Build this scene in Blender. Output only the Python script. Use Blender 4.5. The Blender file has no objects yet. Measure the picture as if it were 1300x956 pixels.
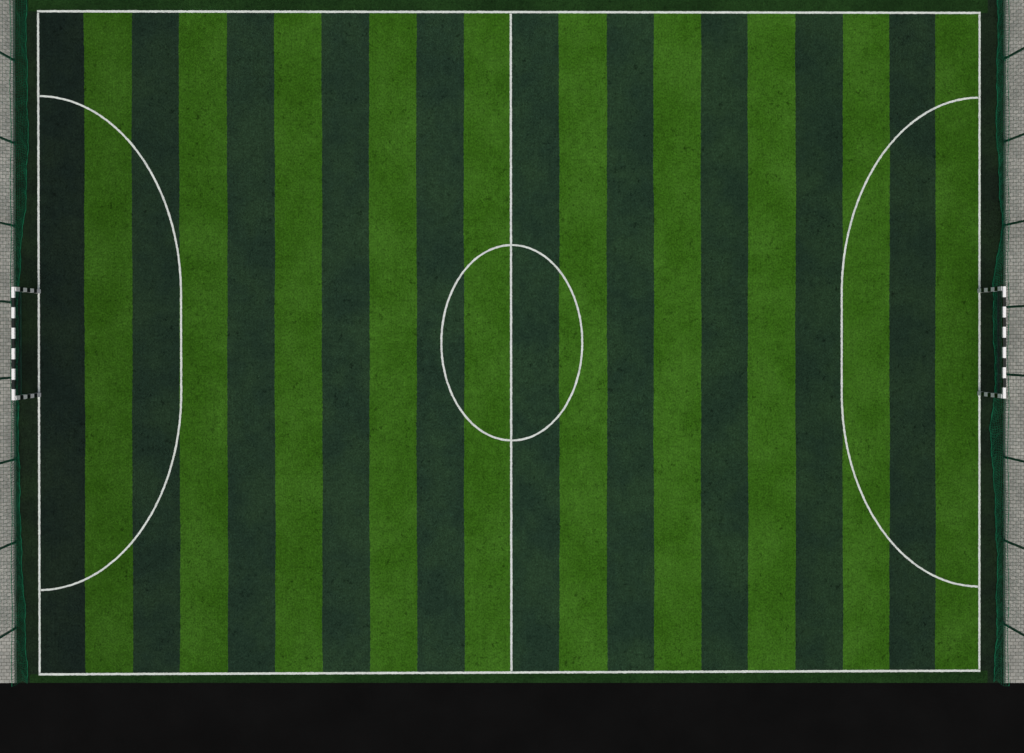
import bpy, bmesh, math, random
import numpy as np
from mathutils import Vector, Matrix, Euler
random.seed(7)
S = bpy.context.scene
COL = S.collection

# ------------------------------------------------------------------ camera fit
L = 20.0            # pitch across (y)
GH = 2.04           # crossbar height
def proj(p, pts):
    lx, ly, lz, rx, ry, rz, f, W = p
    R = np.array(Euler((rx, ry, rz)).to_matrix())
    out = []
    for (sx, y, z) in pts:
        v = R.T @ (np.array([sx*W/2, y, z]) - np.array([lx, ly, lz]))
        out += [650 + f*v[0]/-v[2], 433.5 - f*v[1]/-v[2]]
    return np.array(out)
PTS = [(-1,10,0),(1,10,0),(-1,-10,0),(1,-10,0),(-1,1.55,GH),(-1,-1.55,GH),(1,1.55,GH),(1,-1.55,GH),(0,10,0),(0,-10,0)]
TGT = np.array([50,14.5, 1246,16.5, 52,857, 1243,851.5, 15.5,370, 15.5,502, 1275,367.5, 1275,500, 650,15.5, 650,854.5], float)
p = np.array([0,0,38.,0,0,0,1600.,28.4])
for it in range(60):
    r = proj(p, PTS) - TGT
    J = np.zeros((len(r), 8))
    for k in range(8):
        d = 1e-4*max(1, abs(p[k])*.01); q = p.copy(); q[k] += d
        J[:, k] = (proj(q, PTS) - proj(p, PTS))/d
    sc = np.array([1,1,10,.1,.1,.1,500,5.]); Js = J*sc
    p = p - sc*np.linalg.solve(Js.T@Js + 1e-3*np.eye(8), Js.T@r)
print('FIT', p, 'res', np.abs(proj(p, PTS)-TGT).max())
W = float(p[7]); F = float(p[6])
cam = bpy.data.cameras.new('camera'); co = bpy.data.objects.new('camera', cam); COL.objects.link(co)
co.location = p[:3].tolist(); co.rotation_euler = p[3:6].tolist()
cam.sensor_width = 36; cam.lens = F/1300*36; cam.shift_y = -(478-433.5)/1300; cam.clip_end = 3000
S.camera = co
RM = Euler(p[3:6].tolist()).to_matrix(); CL = Vector(p[:3].tolist())
def at(px, py, z=0.0):
    d = RM @ Vector(((px-650)/F, -(py-433.5)/F, -1.0))
    t = (z - CL.z)/d.z
    return CL + d*t

# ------------------------------------------------------------------ materials
def srgb(r, g, b):
    f = lambda c: (c/255/12.92) if c/255 <= .04045 else ((c/255+.055)/1.055)**2.4
    return (f(r), f(g), f(b), 1)
class NT:
    def __init__(s, name, rough=.9, spec=.2):
        s.m = bpy.data.materials.new(name); s.m.use_nodes = True
        s.t = s.m.node_tree; s.b = s.t.nodes['Principled BSDF']
        s.b.inputs['Roughness'].default_value = rough
        s.b.inputs['Specular IOR Level'].default_value = spec
        s.geo = s.n('ShaderNodeNewGeometry')
    def n(s, k, **kw):
        x = s.t.nodes.new(k)
        for a, v in kw.items(): setattr(x, a, v)
        return x
    def l(s, a, b): s.t.links.new(a, b)
    def coords(s, sc=(1,1,1), rot=0):
        m = s.n('ShaderNodeMapping'); m.inputs['Scale'].default_value = sc; m.inputs['Rotation'].default_value = (0,0,rot)
        s.l(s.geo.outputs['Position'], m.inputs['Vector']); return m.outputs[0]
    def noise(s, scale, detail=3, rough=.6, sc=(1,1,1)):
        x = s.n('ShaderNodeTexNoise'); x.inputs['Scale'].default_value = scale
        x.inputs['Detail'].default_value = detail; x.inputs['Roughness'].default_value = rough
        s.l(s.coords(sc), x.inputs['Vector']); return x.outputs['Fac']
    def rng(s, v, a, b, c, d):
        x = s.n('ShaderNodeMapRange'); s.l(v, x.inputs[0])
        for i, q in enumerate((a,b,c,d)): x.inputs[i+1].default_value = q
        return x.outputs[0]
    def mul(s, a, b, op='MULTIPLY'):
        x = s.n('ShaderNodeMath', operation=op)
        for i, q in enumerate((a,b)):
            if isinstance(q, (int,float)): x.inputs[i].default_value = q
            else: s.l(q, x.inputs[i])
        return x.outputs[0]
    def mix(s, fac, a, b, mode='MIX'):
        x = s.n('ShaderNodeMix', data_type='RGBA', blend_type=mode)
        if isinstance(fac, (int,float)): x.inputs[0].default_value = fac
        else: s.l(fac, x.inputs[0])
        for i, q in ((6,a),(7,b)):
            if isinstance(q, tuple): x.inputs[i].default_value = q
            else: s.l(q, x.inputs[i])
        return x.outputs[2]
    def scale_col(s, c, v):
        x = s.n('ShaderNodeVectorMath', operation='SCALE')
        if isinstance(c, tuple): x.inputs[0].default_value = c[:3]
        else: s.l(c, x.inputs[0])
        s.l(v, x.inputs['Scale']); return x.outputs[0]
    def bump(s, h, st, dist=.02):
        x = s.n('ShaderNodeBump'); x.inputs['Strength'].default_value = st; x.inputs['Distance'].default_value = dist
        s.l(h, x.inputs['Height']); s.l(x.outputs[0], s.b.inputs['Normal'])
    def col(s, c):
        if isinstance(c, tuple): s.b.inputs['Base Color'].default_value = c
        else: s.l(c, s.b.inputs['Base Color'])
def turf(name, c1, c2, speck):
    t = NT(name, 1.0, .05)
    fine = t.noise(20, 2, .8, (1,.8,1))             # tuft clumps, a few centimetres
    strk = t.noise(5, 3, .75, (3.0,.14,1))          # rows of tufting run across the pitch
    med = t.noise(4.5, 4, .75)
    big = t.noise(.55, 4, .6)
    v = t.mul(t.rng(fine,.3,.7,.62,1.38), t.rng(strk,.3,.7,.91,1.09))
    v = t.mul(v, t.rng(med,.3,.7,.80,1.18))
    v = t.mul(v, t.rng(big,.3,.7,.88,1.11))
    c = t.mix(t.rng(big,.4,.6,0,1), c1, c2)
    f1 = t.noise(6.5, 3, .7, (1,.8,1)); f2 = t.noise(.9, 3, .65)
    fl = t.mul(t.rng(f1,.57,.65,0,1), t.rng(f2,.44,.60,.08,1))
    v = t.mul(v, t.rng(fl,0,1,1,1-speck))
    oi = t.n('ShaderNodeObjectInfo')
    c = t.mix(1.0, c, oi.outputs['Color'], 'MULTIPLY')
    t.col(t.scale_col(c, v))
    t.bump(fine, .4, .03)
    return t.m
M_light = turf('light_green_turf', srgb(53,97,21), srgb(59,102,28), .50)
M_dark = turf('dark_green_turf', srgb(35,57,42), srgb(39,62,41), .50)
M_margin = turf('margin_turf', srgb(27,39,29), srgb(30,46,29), .35)
M_mgreen = turf('green_margin_turf', srgb(28,54,24), srgb(32,60,26), .4)
def paint():
    t = NT('white_line_fibre', .95, .1)
    v = t.mul(t.rng(t.noise(22,3,.8),.3,.7,.76,1.10), t.rng(t.noise(1.5,4,.7),.3,.7,.82,1.06))
    v = t.mul(v, t.rng(t.noise(6,4,.8),.56,.72,1,.68))
    t.col(t.scale_col((.78,.84,.78,1), v)); return t.m
M_line = paint()
def paver():
    t = NT('concrete_paver', .9, .2)
    r = t.geo.outputs['Random Per Island']
    c = t.mix(r, srgb(150,152,145), srgb(172,172,164))
    v = t.mul(t.rng(t.noise(30,3,.7),.3,.7,.92,1.06), t.rng(t.noise(.7,4,.6),.3,.7,.80,1.12))
    t.col(t.scale_col(c, v)); t.bump(t.noise(60,3), .2, .01); return t.m
M_pav = paver()
def simple(name, c, rough=.6, spec=.4, var=.15, sc=8, metal=0):
    t = NT(name, rough, spec); t.b.inputs['Metallic'].default_value = metal
    t.col(t.scale_col(c, t.rng(t.noise(sc,3,.6),.3,.7,1-var,1+var))); return t.m
M_joint = simple('joint_sand', srgb(108,110,102), 1, .1, .2, 12)
M_kerb = simple('concrete_edging', srgb(80,92,82), .9, .2, .2, 8)
M_green = simple('green_powder_coat', srgb(14,78,56), .45, .5, .12)
M_wire = simple('green_wire', srgb(60,112,92), .5, .4, .12)
M_net = simple('teal_netting', srgb(10,92,62), .8, .2, .45, 3)
M_rope = simple('teal_rope', srgb(16,112,76), .8, .2, .25, 5)
M_netd = simple('dark_goal_netting', srgb(16,32,27), .8, .2, .2, 5)
M_white = simple('white_paint', srgb(252,252,250), .35, .5, .01)
M_band = simple('dark_green_band_paint', srgb(8,20,16), .4, .3, .1)
def asphalt():
    t = NT('dark_asphalt', .95, .05)
    v = t.mul(t.rng(t.noise(30,3,.8),.3,.7,.5,1.6), t.rng(t.noise(.6,4,.6),.3,.7,.8,1.2))
    t.col(t.scale_col((.0042,.0042,.0041,1), v)); return t.m
M_asph = asphalt()

# ------------------------------------------------------------------ helpers
def tag(o, label=None, cat=None, group=None, kind=None):
    for k, v in (('label',label),('category',cat),('group',group),('kind',kind)):
        if v: o[k] = v
    return o
def empty(name, loc):
    o = bpy.data.objects.new(name, None); o.location = loc; COL.objects.link(o); return o
def mesh(name, verts, faces, mats, parent=None, idx=None):
    me = bpy.data.meshes.new(name)
    if parent is not None:
        l = parent.location; verts = [(v[0]-l[0], v[1]-l[1], v[2]-l[2]) for v in verts]
    me.from_pydata([tuple(v) for v in verts], [], faces)
    for m in (mats if isinstance(mats, list) else [mats]): me.materials.append(m)
    if idx:
        for pl, i in zip(me.polygons, idx): pl.material_index = i
    me.update()
    o = bpy.data.objects.new(name, me); COL.objects.link(o)
    if parent is not None: o.parent = parent
    return o
class MB:
    def __init__(s): s.v=[]; s.f=[]; s.i=[]
    def box(s, a, b, mi=0):
        x0,y0,z0 = a; x1,y1,z1 = b; n = len(s.v)
        s.v += [(x0,y0,z0),(x1,y0,z0),(x1,y1,z0),(x0,y1,z0),(x0,y0,z1),(x1,y0,z1),(x1,y1,z1),(x0,y1,z1)]
        for q in ((0,3,2,1),(4,5,6,7),(0,1,5,4),(1,2,6,5),(2,3,7,6),(3,0,4,7)):
            s.f.append(tuple(n+k for k in q)); s.i.append(mi)
    def tube(s, pts, r, k=6, mi=0, caps=True):
        pts = [Vector(q) for q in pts]; base = len(s.v)
        for j, q in enumerate(pts):
            d = (pts[min(j+1,len(pts)-1)] - pts[max(j-1,0)]).normalized()
            u = d.cross(Vector((0,0,1)))
            if u.length < .01: u = d.cross(Vector((0,1,0)))
            u.normalize(); w = d.cross(u)
            for a in range(k):
                t = 2*math.pi*(a+.5)/k
                s.v.append(tuple(q + u*r*math.cos(t) + w*r*math.sin(t)))
        for j in range(len(pts)-1):
            for a in range(k):
                s.f.append((base+j*k+a, base+j*k+(a+1)%k, base+(j+1)*k+(a+1)%k, base+(j+1)*k+a)); s.i.append(mi)
        if caps:
            s.f.append(tuple(base+a for a in range(k))[::-1]); s.i.append(mi)
            s.f.append(tuple(base+(len(pts)-1)*k+a for a in range(k))); s.i.append(mi)
    def build(s, name, mats, parent=None): return mesh(name, s.v, s.f, mats, parent, s.i)

# ------------------------------------------------------------------ ground, turf
g = mesh('ground', [(-900,-900,-.03),(900,-900,-.03),(900,900,-.03),(-900,900,-.03)], [(0,1,2,3)], M_asph)
tag(g, 'dark asphalt ground around the enclosed pitch', 'ground', kind='structure')
XL = at(20.5, 433).x; XR = at(1273.5, 433).x      # fence lines
pa = at(20, 867); pb = at(1274, 867)
def yb(x): return pa.y + (pb.y-pa.y)*(x-pa.x)/(pb.x-pa.x)     # the lower kerb line is not quite parallel to the touchline
YT = 11.6
hw = W/2
vs = [(XL,yb(XL),-.029),(XR,yb(XR),-.029),(XR,YT,-.029),(XL,YT,-.029),(XL,yb(XL),0),(XR,yb(XR),0),(XR,YT,0),(XL,YT,0)]
pitch = mesh('artificial_pitch', vs, [(0,3,2,1),(4,5,6,7),(0,1,5,4),(1,2,6,5),(2,3,7,6),(3,0,4,7)], M_margin); pitch.color = (1,1,1,1)
tag(pitch, 'striped artificial turf football pitch with white markings, seen from above', 'pitch', kind='structure')
xa, xb = -hw-.3, hw+.25
for q, nm in (([(xa,yb(xa)+.004,.003),(xb,yb(xb)+.004,.003),(xb,-10,.003),(xa,-10,.003)], 'bottom'),
              ([(xa,10,.003),(xb,10,.003),(xb,YT-.004,.003),(xa,YT-.004,.003)], 'top')):
    o = mesh('turf_margin', q, [(0,1,2,3)], M_mgreen, pitch)
    o['label'] = 'plain green turf strip beyond the %s touchline' % nm; o.color = (1,1,1,1)
BX = [50,107.6,168,228,288.8,349,409,469,529,589.2,650,710,770.5,830,890,949.5,1010,1070,1129.3,1187.5,1244.5]
XE = [at(x, 436).x for x in BX]; XE[0] = -hw; XE[20] = hw; XE[10] = 0
def edge(k):                                     # slightly ragged seam between two stripes
    rnd = random.Random(100+k); n = 420
    amp = 0.009 if 0 < k < 20 else 0
    a, b, ph, ph2 = .009, .005, rnd.random()*6, rnd.random()*6
    out = []
    for j in range(n+1):
        y = -10 + 20*j/n
        x = XE[k] + (0 if amp == 0 else a*math.sin(y*.7+ph) + b*math.sin(y*2.3+ph2) + rnd.uniform(-amp, amp))
        out.append((x, y, .004))
    return out
E = [edge(k) for k in range(21)]
vignette_d = [(.56,.46,.60),(.82,.78,.84),(.94,.92,.95),(1.0,.99,1),(1.02,1.02,1.04),(1.02,1.04,1.04),(.99,1.02,1),(.94,.97,.94),(.88,.90,.88),(.84,.82,.84)]  # vignette painted into the dark stripes' colour, darkest at both ends
vignette_l = [.81,.93,.99,1.03,1.06,1.08,1.08,1.07,1.03,.94]  # same painted edge falloff for the light stripes, brightest near the middle
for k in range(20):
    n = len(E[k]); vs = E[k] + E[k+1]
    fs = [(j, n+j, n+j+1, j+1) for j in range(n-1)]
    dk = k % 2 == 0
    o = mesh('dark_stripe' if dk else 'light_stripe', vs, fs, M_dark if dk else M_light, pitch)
    t = vignette_d[k//2] if dk else (vignette_l[k//2],)*3; o.color = (*t, 1)
    o['label'] = 'dark green turf stripe' if dk else 'light green turf stripe'

# ------------------------------------------------------------------ markings
LW = .062
def line(name, pts, z, closed=False, w=LW, label=None):
    P = [Vector((x,y,0)) for x,y in pts]; R = []
    for a, b in zip(P, P[1:] + ([P[0]] if closed else [])):
        n = max(1, int((b-a).length/.05))
        R += [a.lerp(b, q/n) for q in range(n)]
    if not closed: R.append(P[-1])
    N = len(R); vs = []
    for j, q in enumerate(R):
        a = R[(j-1) % N] if closed else R[max(j-1,0)]; b = R[(j+1) % N] if closed else R[min(j+1,N-1)]
        d = (b-a).normalized(); nn = Vector((-d.y, d.x, 0))
        vs.append(tuple(q + nn*(w/2+random.uniform(-.005,.005)) + Vector((0,0,z))))
        vs.append(tuple(q - nn*(w/2+random.uniform(-.005,.005)) + Vector((0,0,z))))
    fs = [(2*j, 2*j+1, 2*((j+1)%N)+1, 2*((j+1)%N)) for j in range(N if closed else N-1)]
    o = mesh(name, vs, fs, M_line, pitch)
    if label: o['label'] = label
h = LW/2
line('touchline', [(-hw-h,10),(hw+h,10)], .008, label='white touchline along the top edge', w=.066)
line('touchline', [(-hw-h,-10),(hw+h,-10)], .008, label='white touchline along the bottom edge', w=.066)
line('goal_line', [(-hw,-10+h+.014),(-hw,10-h-.014)], .008, label='white goal line at the left end')
line('goal_line', [(hw,-10+h+.014),(hw,10-h-.014)], .008, label='white goal line at the right end')
line('halfway_line', [(0,-10+h+.014),(0,10-h-.014)], .008)
cc = at(649.8, 435.2); rx = 89.5/1195*W; ry = 124.5/842*20
line('centre_circle', [(cc.x+rx*math.cos(a*math.pi/90), cc.y+ry*math.sin(a*math.pi/90)) for a in range(180)], .012, True, .058)
def arc_pts(s):
    cy1 = at(50 if s<0 else 1244, 372).y; cy2 = at(50 if s<0 else 1244, 499).y
    yt = at(52 if s<0 else 1243, 122 if s<0 else 124).y; ybm = at(52 if s<0 else 1243, 749 if s<0 else 744.5).y
    X = at(230,436).x if s<0 else at(1068.5,436).x
    rX = abs(X - s*hw); pts = []
    for k in range(61):
        a = math.pi/2*(1 - k/60); pts.append((s*hw - s*rX*math.cos(a), cy1+(yt-cy1)*math.sin(a)))
    for k in range(61):
        a = math.pi/2*k/60; pts.append((s*hw - s*rX*math.cos(a), cy2+(ybm-cy2)*math.sin(a)))
    pts[0] = (s*(hw-h-.012), pts[0][1]); pts[-1] = (s*(hw-h-.012), pts[-1][1])
    return pts
line('penalty_area_line', arc_pts(-1), .008, w=.058, label='curved white penalty area line at the left end')
line('penalty_area_line', arc_pts(1), .008, w=.058, label='curved white penalty area line at the right end')

# ------------------------------------------------------------------ paved paths + edging
def path(s):
    x0 = XL-.06 if s<0 else XR+.06; m = MB(); px, py, gap = .16, .105, .014
    YB = yb(x0)
    far = x0 + s*3.2; xa, xb = sorted((x0, far))
    b = MB(); b.box((xa, YB, -.029), (xb, YT, .012))
    base = b.build('paved_path', M_joint)
    cols = int(3.2/px)
    y = YB; r = 0
    while y < YT - py:
        off = (px/2 if r % 2 else 0)
        for c in range(-1, cols):
            u = max(c*px + off, 0); ue = min(c*px+off+px, 3.19)
            if ue - u < .03: continue
            z = .020 + random.uniform(-.001,.001)
            xx = sorted((x0 + s*(u+gap/2), x0 + s*(ue-gap/2)))
            m.box((xx[0], y+gap/2, .0125), (xx[1], y+py-gap/2, z))
        y += py; r += 1
    m.build('paver_course', M_pav, base)
    tag(base, 'light grey block paving strip outside the %s fence' % ('left' if s<0 else 'right'), 'path', kind='structure')
    k = MB(); kx = sorted((XL-.06, XL-.001)) if s<0 else (XR+.001, XR+.06)
    y = YB
    while y < YT-.3:
        k.box((kx[0], y+.003, -.029), (kx[1], min(y+1,YT)-.003, .03)); y += 1
    o = k.build('kerb', M_kerb); tag(o, 'narrow concrete edging between turf and paving on the %s' % ('left' if s<0 else 'right'), 'kerb', kind='structure')
path(-1); path(1)

# ------------------------------------------------------------------ fences
FH = 3.0
rowsL = [-28, 77, 182, 287, 384, 479, 583, 688, 797]
rowsR = [-32, 75, 180, 286, 390, 475, 580, 686, 792]
def fence(s, rows):
    X = (XL-.03) if s<0 else (XR+.03)
    root = empty('mesh_fence', (X, 0, 0))
    side = 'left' if s<0 else 'right'
    tag(root, 'tall green welded mesh fence with square posts along the %s end' % side, 'fence', 'mesh fences behind the goals')
    ys = [at(20 if s<0 else 1274, r).y for r in rows]
    for y in ys:
        m = MB(); m.box((X-.026, y-.03, .0425), (X+.026, y+.03, FH)); m.box((X-.03, y-.034, FH), (X+.03, y+.034, FH+.02))
        m.box((X-.028, y-.07, .0305), (X+.028, y+.07, .042))
        m.build('post', M_green, root)
    for a, b in zip(ys, ys[1:]):
        m = MB(); y0, y1 = b+.032, a-.032
        n = int((y1-y0)/.125)
        for j in range(n+1):
            y = y0 + (y1-y0)*j/n; m.box((X-.002, y-.002, .08), (X+.002, y+.002, FH-.02))
        for j in range(11):
            z = .1 + j*(FH-.15)/10; m.box((X+.0025, y0, z-.003), (X+.0065, y1, z+.003))
        m.build('mesh_panel', M_wire, root)
    return ys
fence(-1, rowsL); fence(1, rowsR)

# ------------------------------------------------------------------ loose ball-stop nets lying against the fences
def interp(tab, y):
    if y >= tab[0][1]: return tab[0][0]
    for (x0,y0),(x1,y1) in zip(tab, tab[1:]):
        if y <= y0 and y >= y1:
            t = (y0-y)/(y0-y1); t = t*t*(3-2*t)*.5 + t*.5; return x0+(x1-x0)*t
    return tab[-1][0]
def gridnet(fn, nu, nv, th, name, mat, parent, k=3):
    m = MB(); V = [[Vector(fn(i/nu, j/nv)) for j in range(nv+1)] for i in range(nu+1)]
    for i in range(nu+1): m.tube(V[i], th, k, caps=False)
    for j in range(nv+1): m.tube([V[i][j] for i in range(nu+1)], th, k, caps=False)
    return m.build(name, mat, parent)
def ballnet(s, tab, seed):
    rnd = random.Random(seed); side = 'left' if s<0 else 'right'
    X = XL+.02 if s<0 else XR-.02
    root = empty('ball_stop_net', (X, 0, 0))
    tag(root, 'loose teal green net slumped along the foot of the %s fence, hem on turf' % side, 'net', 'ball stop nets behind the goals')
    T = [(at(px, py).x, at(px, py).y) for px, py in tab]
    ph = [rnd.random()*6 for _ in range(6)]
    def hem(y):
        return interp(T, y) + .014*math.sin(y*3.1+ph[0]) + .010*math.sin(y*7.3+ph[1]) + .006*math.sin(y*17+ph[2])
    y0, y1 = yb(X)+.05, YT-.1
    def low(u, v):
        y = y0+(y1-y0)*u; hx = hem(y); top = .42 + .05*math.sin(y*2.2+ph[3])
        x = X + (hx-X)*v**.8
        z = .012 + top*(1-v)**2.0 + .03*math.sin(y*11+v*5+ph[4])**2
        return (x, y + .05*math.sin(v*6+y*2+ph[5]) + .02*math.sin(y*9+v*8), z)
    gridnet(low, 300, 9, .0055, 'net_panel', M_net, root)
    m = MB(); m.tube([(hem(y0+(y1-y0)*j/500), y0+(y1-y0)*j/500, .022+.01*math.sin(j*.7)**2) for j in range(501)], .010, 5)
    m.build('hem_rope', M_rope, root)
    m = MB(); m.tube([tuple(Vector(low(j/300, 0))+Vector((0,0,.012))) for j in range(301)], .010, 5)
    m.build('head_rope', M_rope, root)
tL = [(33,-60),(34,60),(36,170),(34,240),(27,320),(23.5,372),(23,500),(24.5,580),(27,690),(32,780),(35,862)]
tR = [(1267,-60),(1266,60),(1264.5,150),(1268,230),(1272,285),(1268,312),(1260,364),(1263,500),(1256,545),(1261,600),(1265.5,700),(1265,790),(1262,862)]
ballnet(-1, tL, 3); ballnet(1, tR, 5)

# ------------------------------------------------------------------ goals
def goal(s):
    side = 'left' if s<0 else 'right'
    X = s*hw; yc = 0.0; Hh = 2.02 if s<0 else 1.88; t = .085; dy = 1.5
    root = empty('football_goal', (X, yc, 0))
    tag(root, 'small football goal with white and dark banded frame and green back at the %s end' % side, 'goal', 'goals on the two goal lines')
    def banded(a, b, n, name, wf=.5, t=t):
        a = Vector(a); b = Vector(b); m = MB(); ax = max(range(3), key=lambda i: abs((b-a)[i]))
        nw = (n+1)//2; nd = n//2; ln = (b-a).length
        lw = ln*wf/nw; ld = ln*(1-wf)/nd if nd else 0; pos = 0
        for k in range(n):
            q = lw if k % 2 == 0 else ld
            p0 = a.lerp(b, pos/ln); p1 = a.lerp(b, (pos+q)/ln); pos += q
            lo = [0,0,0]; hi = [0,0,0]
            for i in range(3):
                if i == ax: lo[i] = min(p0[i],p1[i]); hi[i] = max(p0[i],p1[i])
                else: lo[i] = a[i]-t/2; hi[i] = a[i]+t/2
            m.box(lo, hi, k % 2)
        return m.build(name, [M_white, M_band], root)
    for q in (-1, 1):
        banded((X, q*(dy+.06), .012), (X, q*(dy+.06), Hh), 7, 'post', .60, .12)
    banded((X, -dy-.12, Hh+t/2+.001), (X, dy+.12, Hh+t/2+.001), 11, 'crossbar', .58)
    XB = X + s*.54; XT = X + s*(.06+.025)
    for q in (-1, 1):
        y = q*(dy+.05)
        m = MB(); m.tube([(XT, y, Hh*.9), (X+s*.17, y, Hh*.75), (XB, y, .05)], .018, 8); m.build('side_stay', M_green, root)
        m = MB(); m.tube([(X+s*.062, y, .03), (XB+s*.02, y, .03)], .022, 8); m.build('foot_bar', M_green, root)
    m = MB(); m.tube([(XB, -dy-t, .03), (XB, dy+t, .03)], .022, 8); m.build('ground_bar', M_green, root)
    def bk(u, v):
        y = -dy-.02 + (2*dy+.04)*u
        x = X+s*(.065+.47*v**1.25) - s*.03*math.sin(math.pi*v); z = (Hh-.03)*(1-v)+.04
        return (x, y, z + .015*math.sin(u*40))
    gridnet(bk, 30, 20, .0040, 'goal_net', M_netd, root)
    for q in (-1, 1):
        def sd(u, v, q=q):
            z = .04 + (Hh-.1)*v; xe = .07 + .465*(1-v)**1.25
            return (X+s*(.07+(xe-.07)*u), q*(dy+.125) + q*.03*math.sin(math.pi*u)*math.sin(math.pi*v), z)
        gridnet(sd, 5, 20, .0026, 'side_net', M_netd, root)
goal(-1); goal(1)

# ------------------------------------------------------------------ light
w = bpy.data.worlds.new('World'); S.world = w; w.use_nodes = True
nt = w.node_tree; bg = nt.nodes['Background']
sky = nt.nodes.new('ShaderNodeTexSky'); sky.sky_type = 'NISHITA'; sky.sun_disc = False
sky.sun_elevation = math.radians(68); sky.sun_rotation = math.radians(170)
sky.dust_density = 6; sky.air_density = 1; sky.ozone_density = 1
hs = nt.nodes.new('ShaderNodeHueSaturation'); hs.inputs['Saturation'].default_value = .6   # overcast: greyer sky
nt.links.new(sky.outputs[0], hs.inputs['Color']); nt.links.new(hs.outputs[0], bg.inputs[0]); bg.inputs[1].default_value = .106
sl = bpy.data.lights.new('sun', 'SUN'); sl.energy = .55; sl.angle = math.radians(30); sl.color = (1,.95,.86)
so = bpy.data.objects.new('sun', sl); COL.objects.link(so)
az = math.radians(170); el = math.radians(68)
d = Vector((math.sin(az)*math.cos(el), math.cos(az)*math.cos(el), math.sin(el)))
so.rotation_euler = d.to_track_quat('Z', 'Y').to_euler()
S.view_settings.view_transform = 'Standard'; S.view_settings.look = 'None'; S.view_settings.exposure = 0
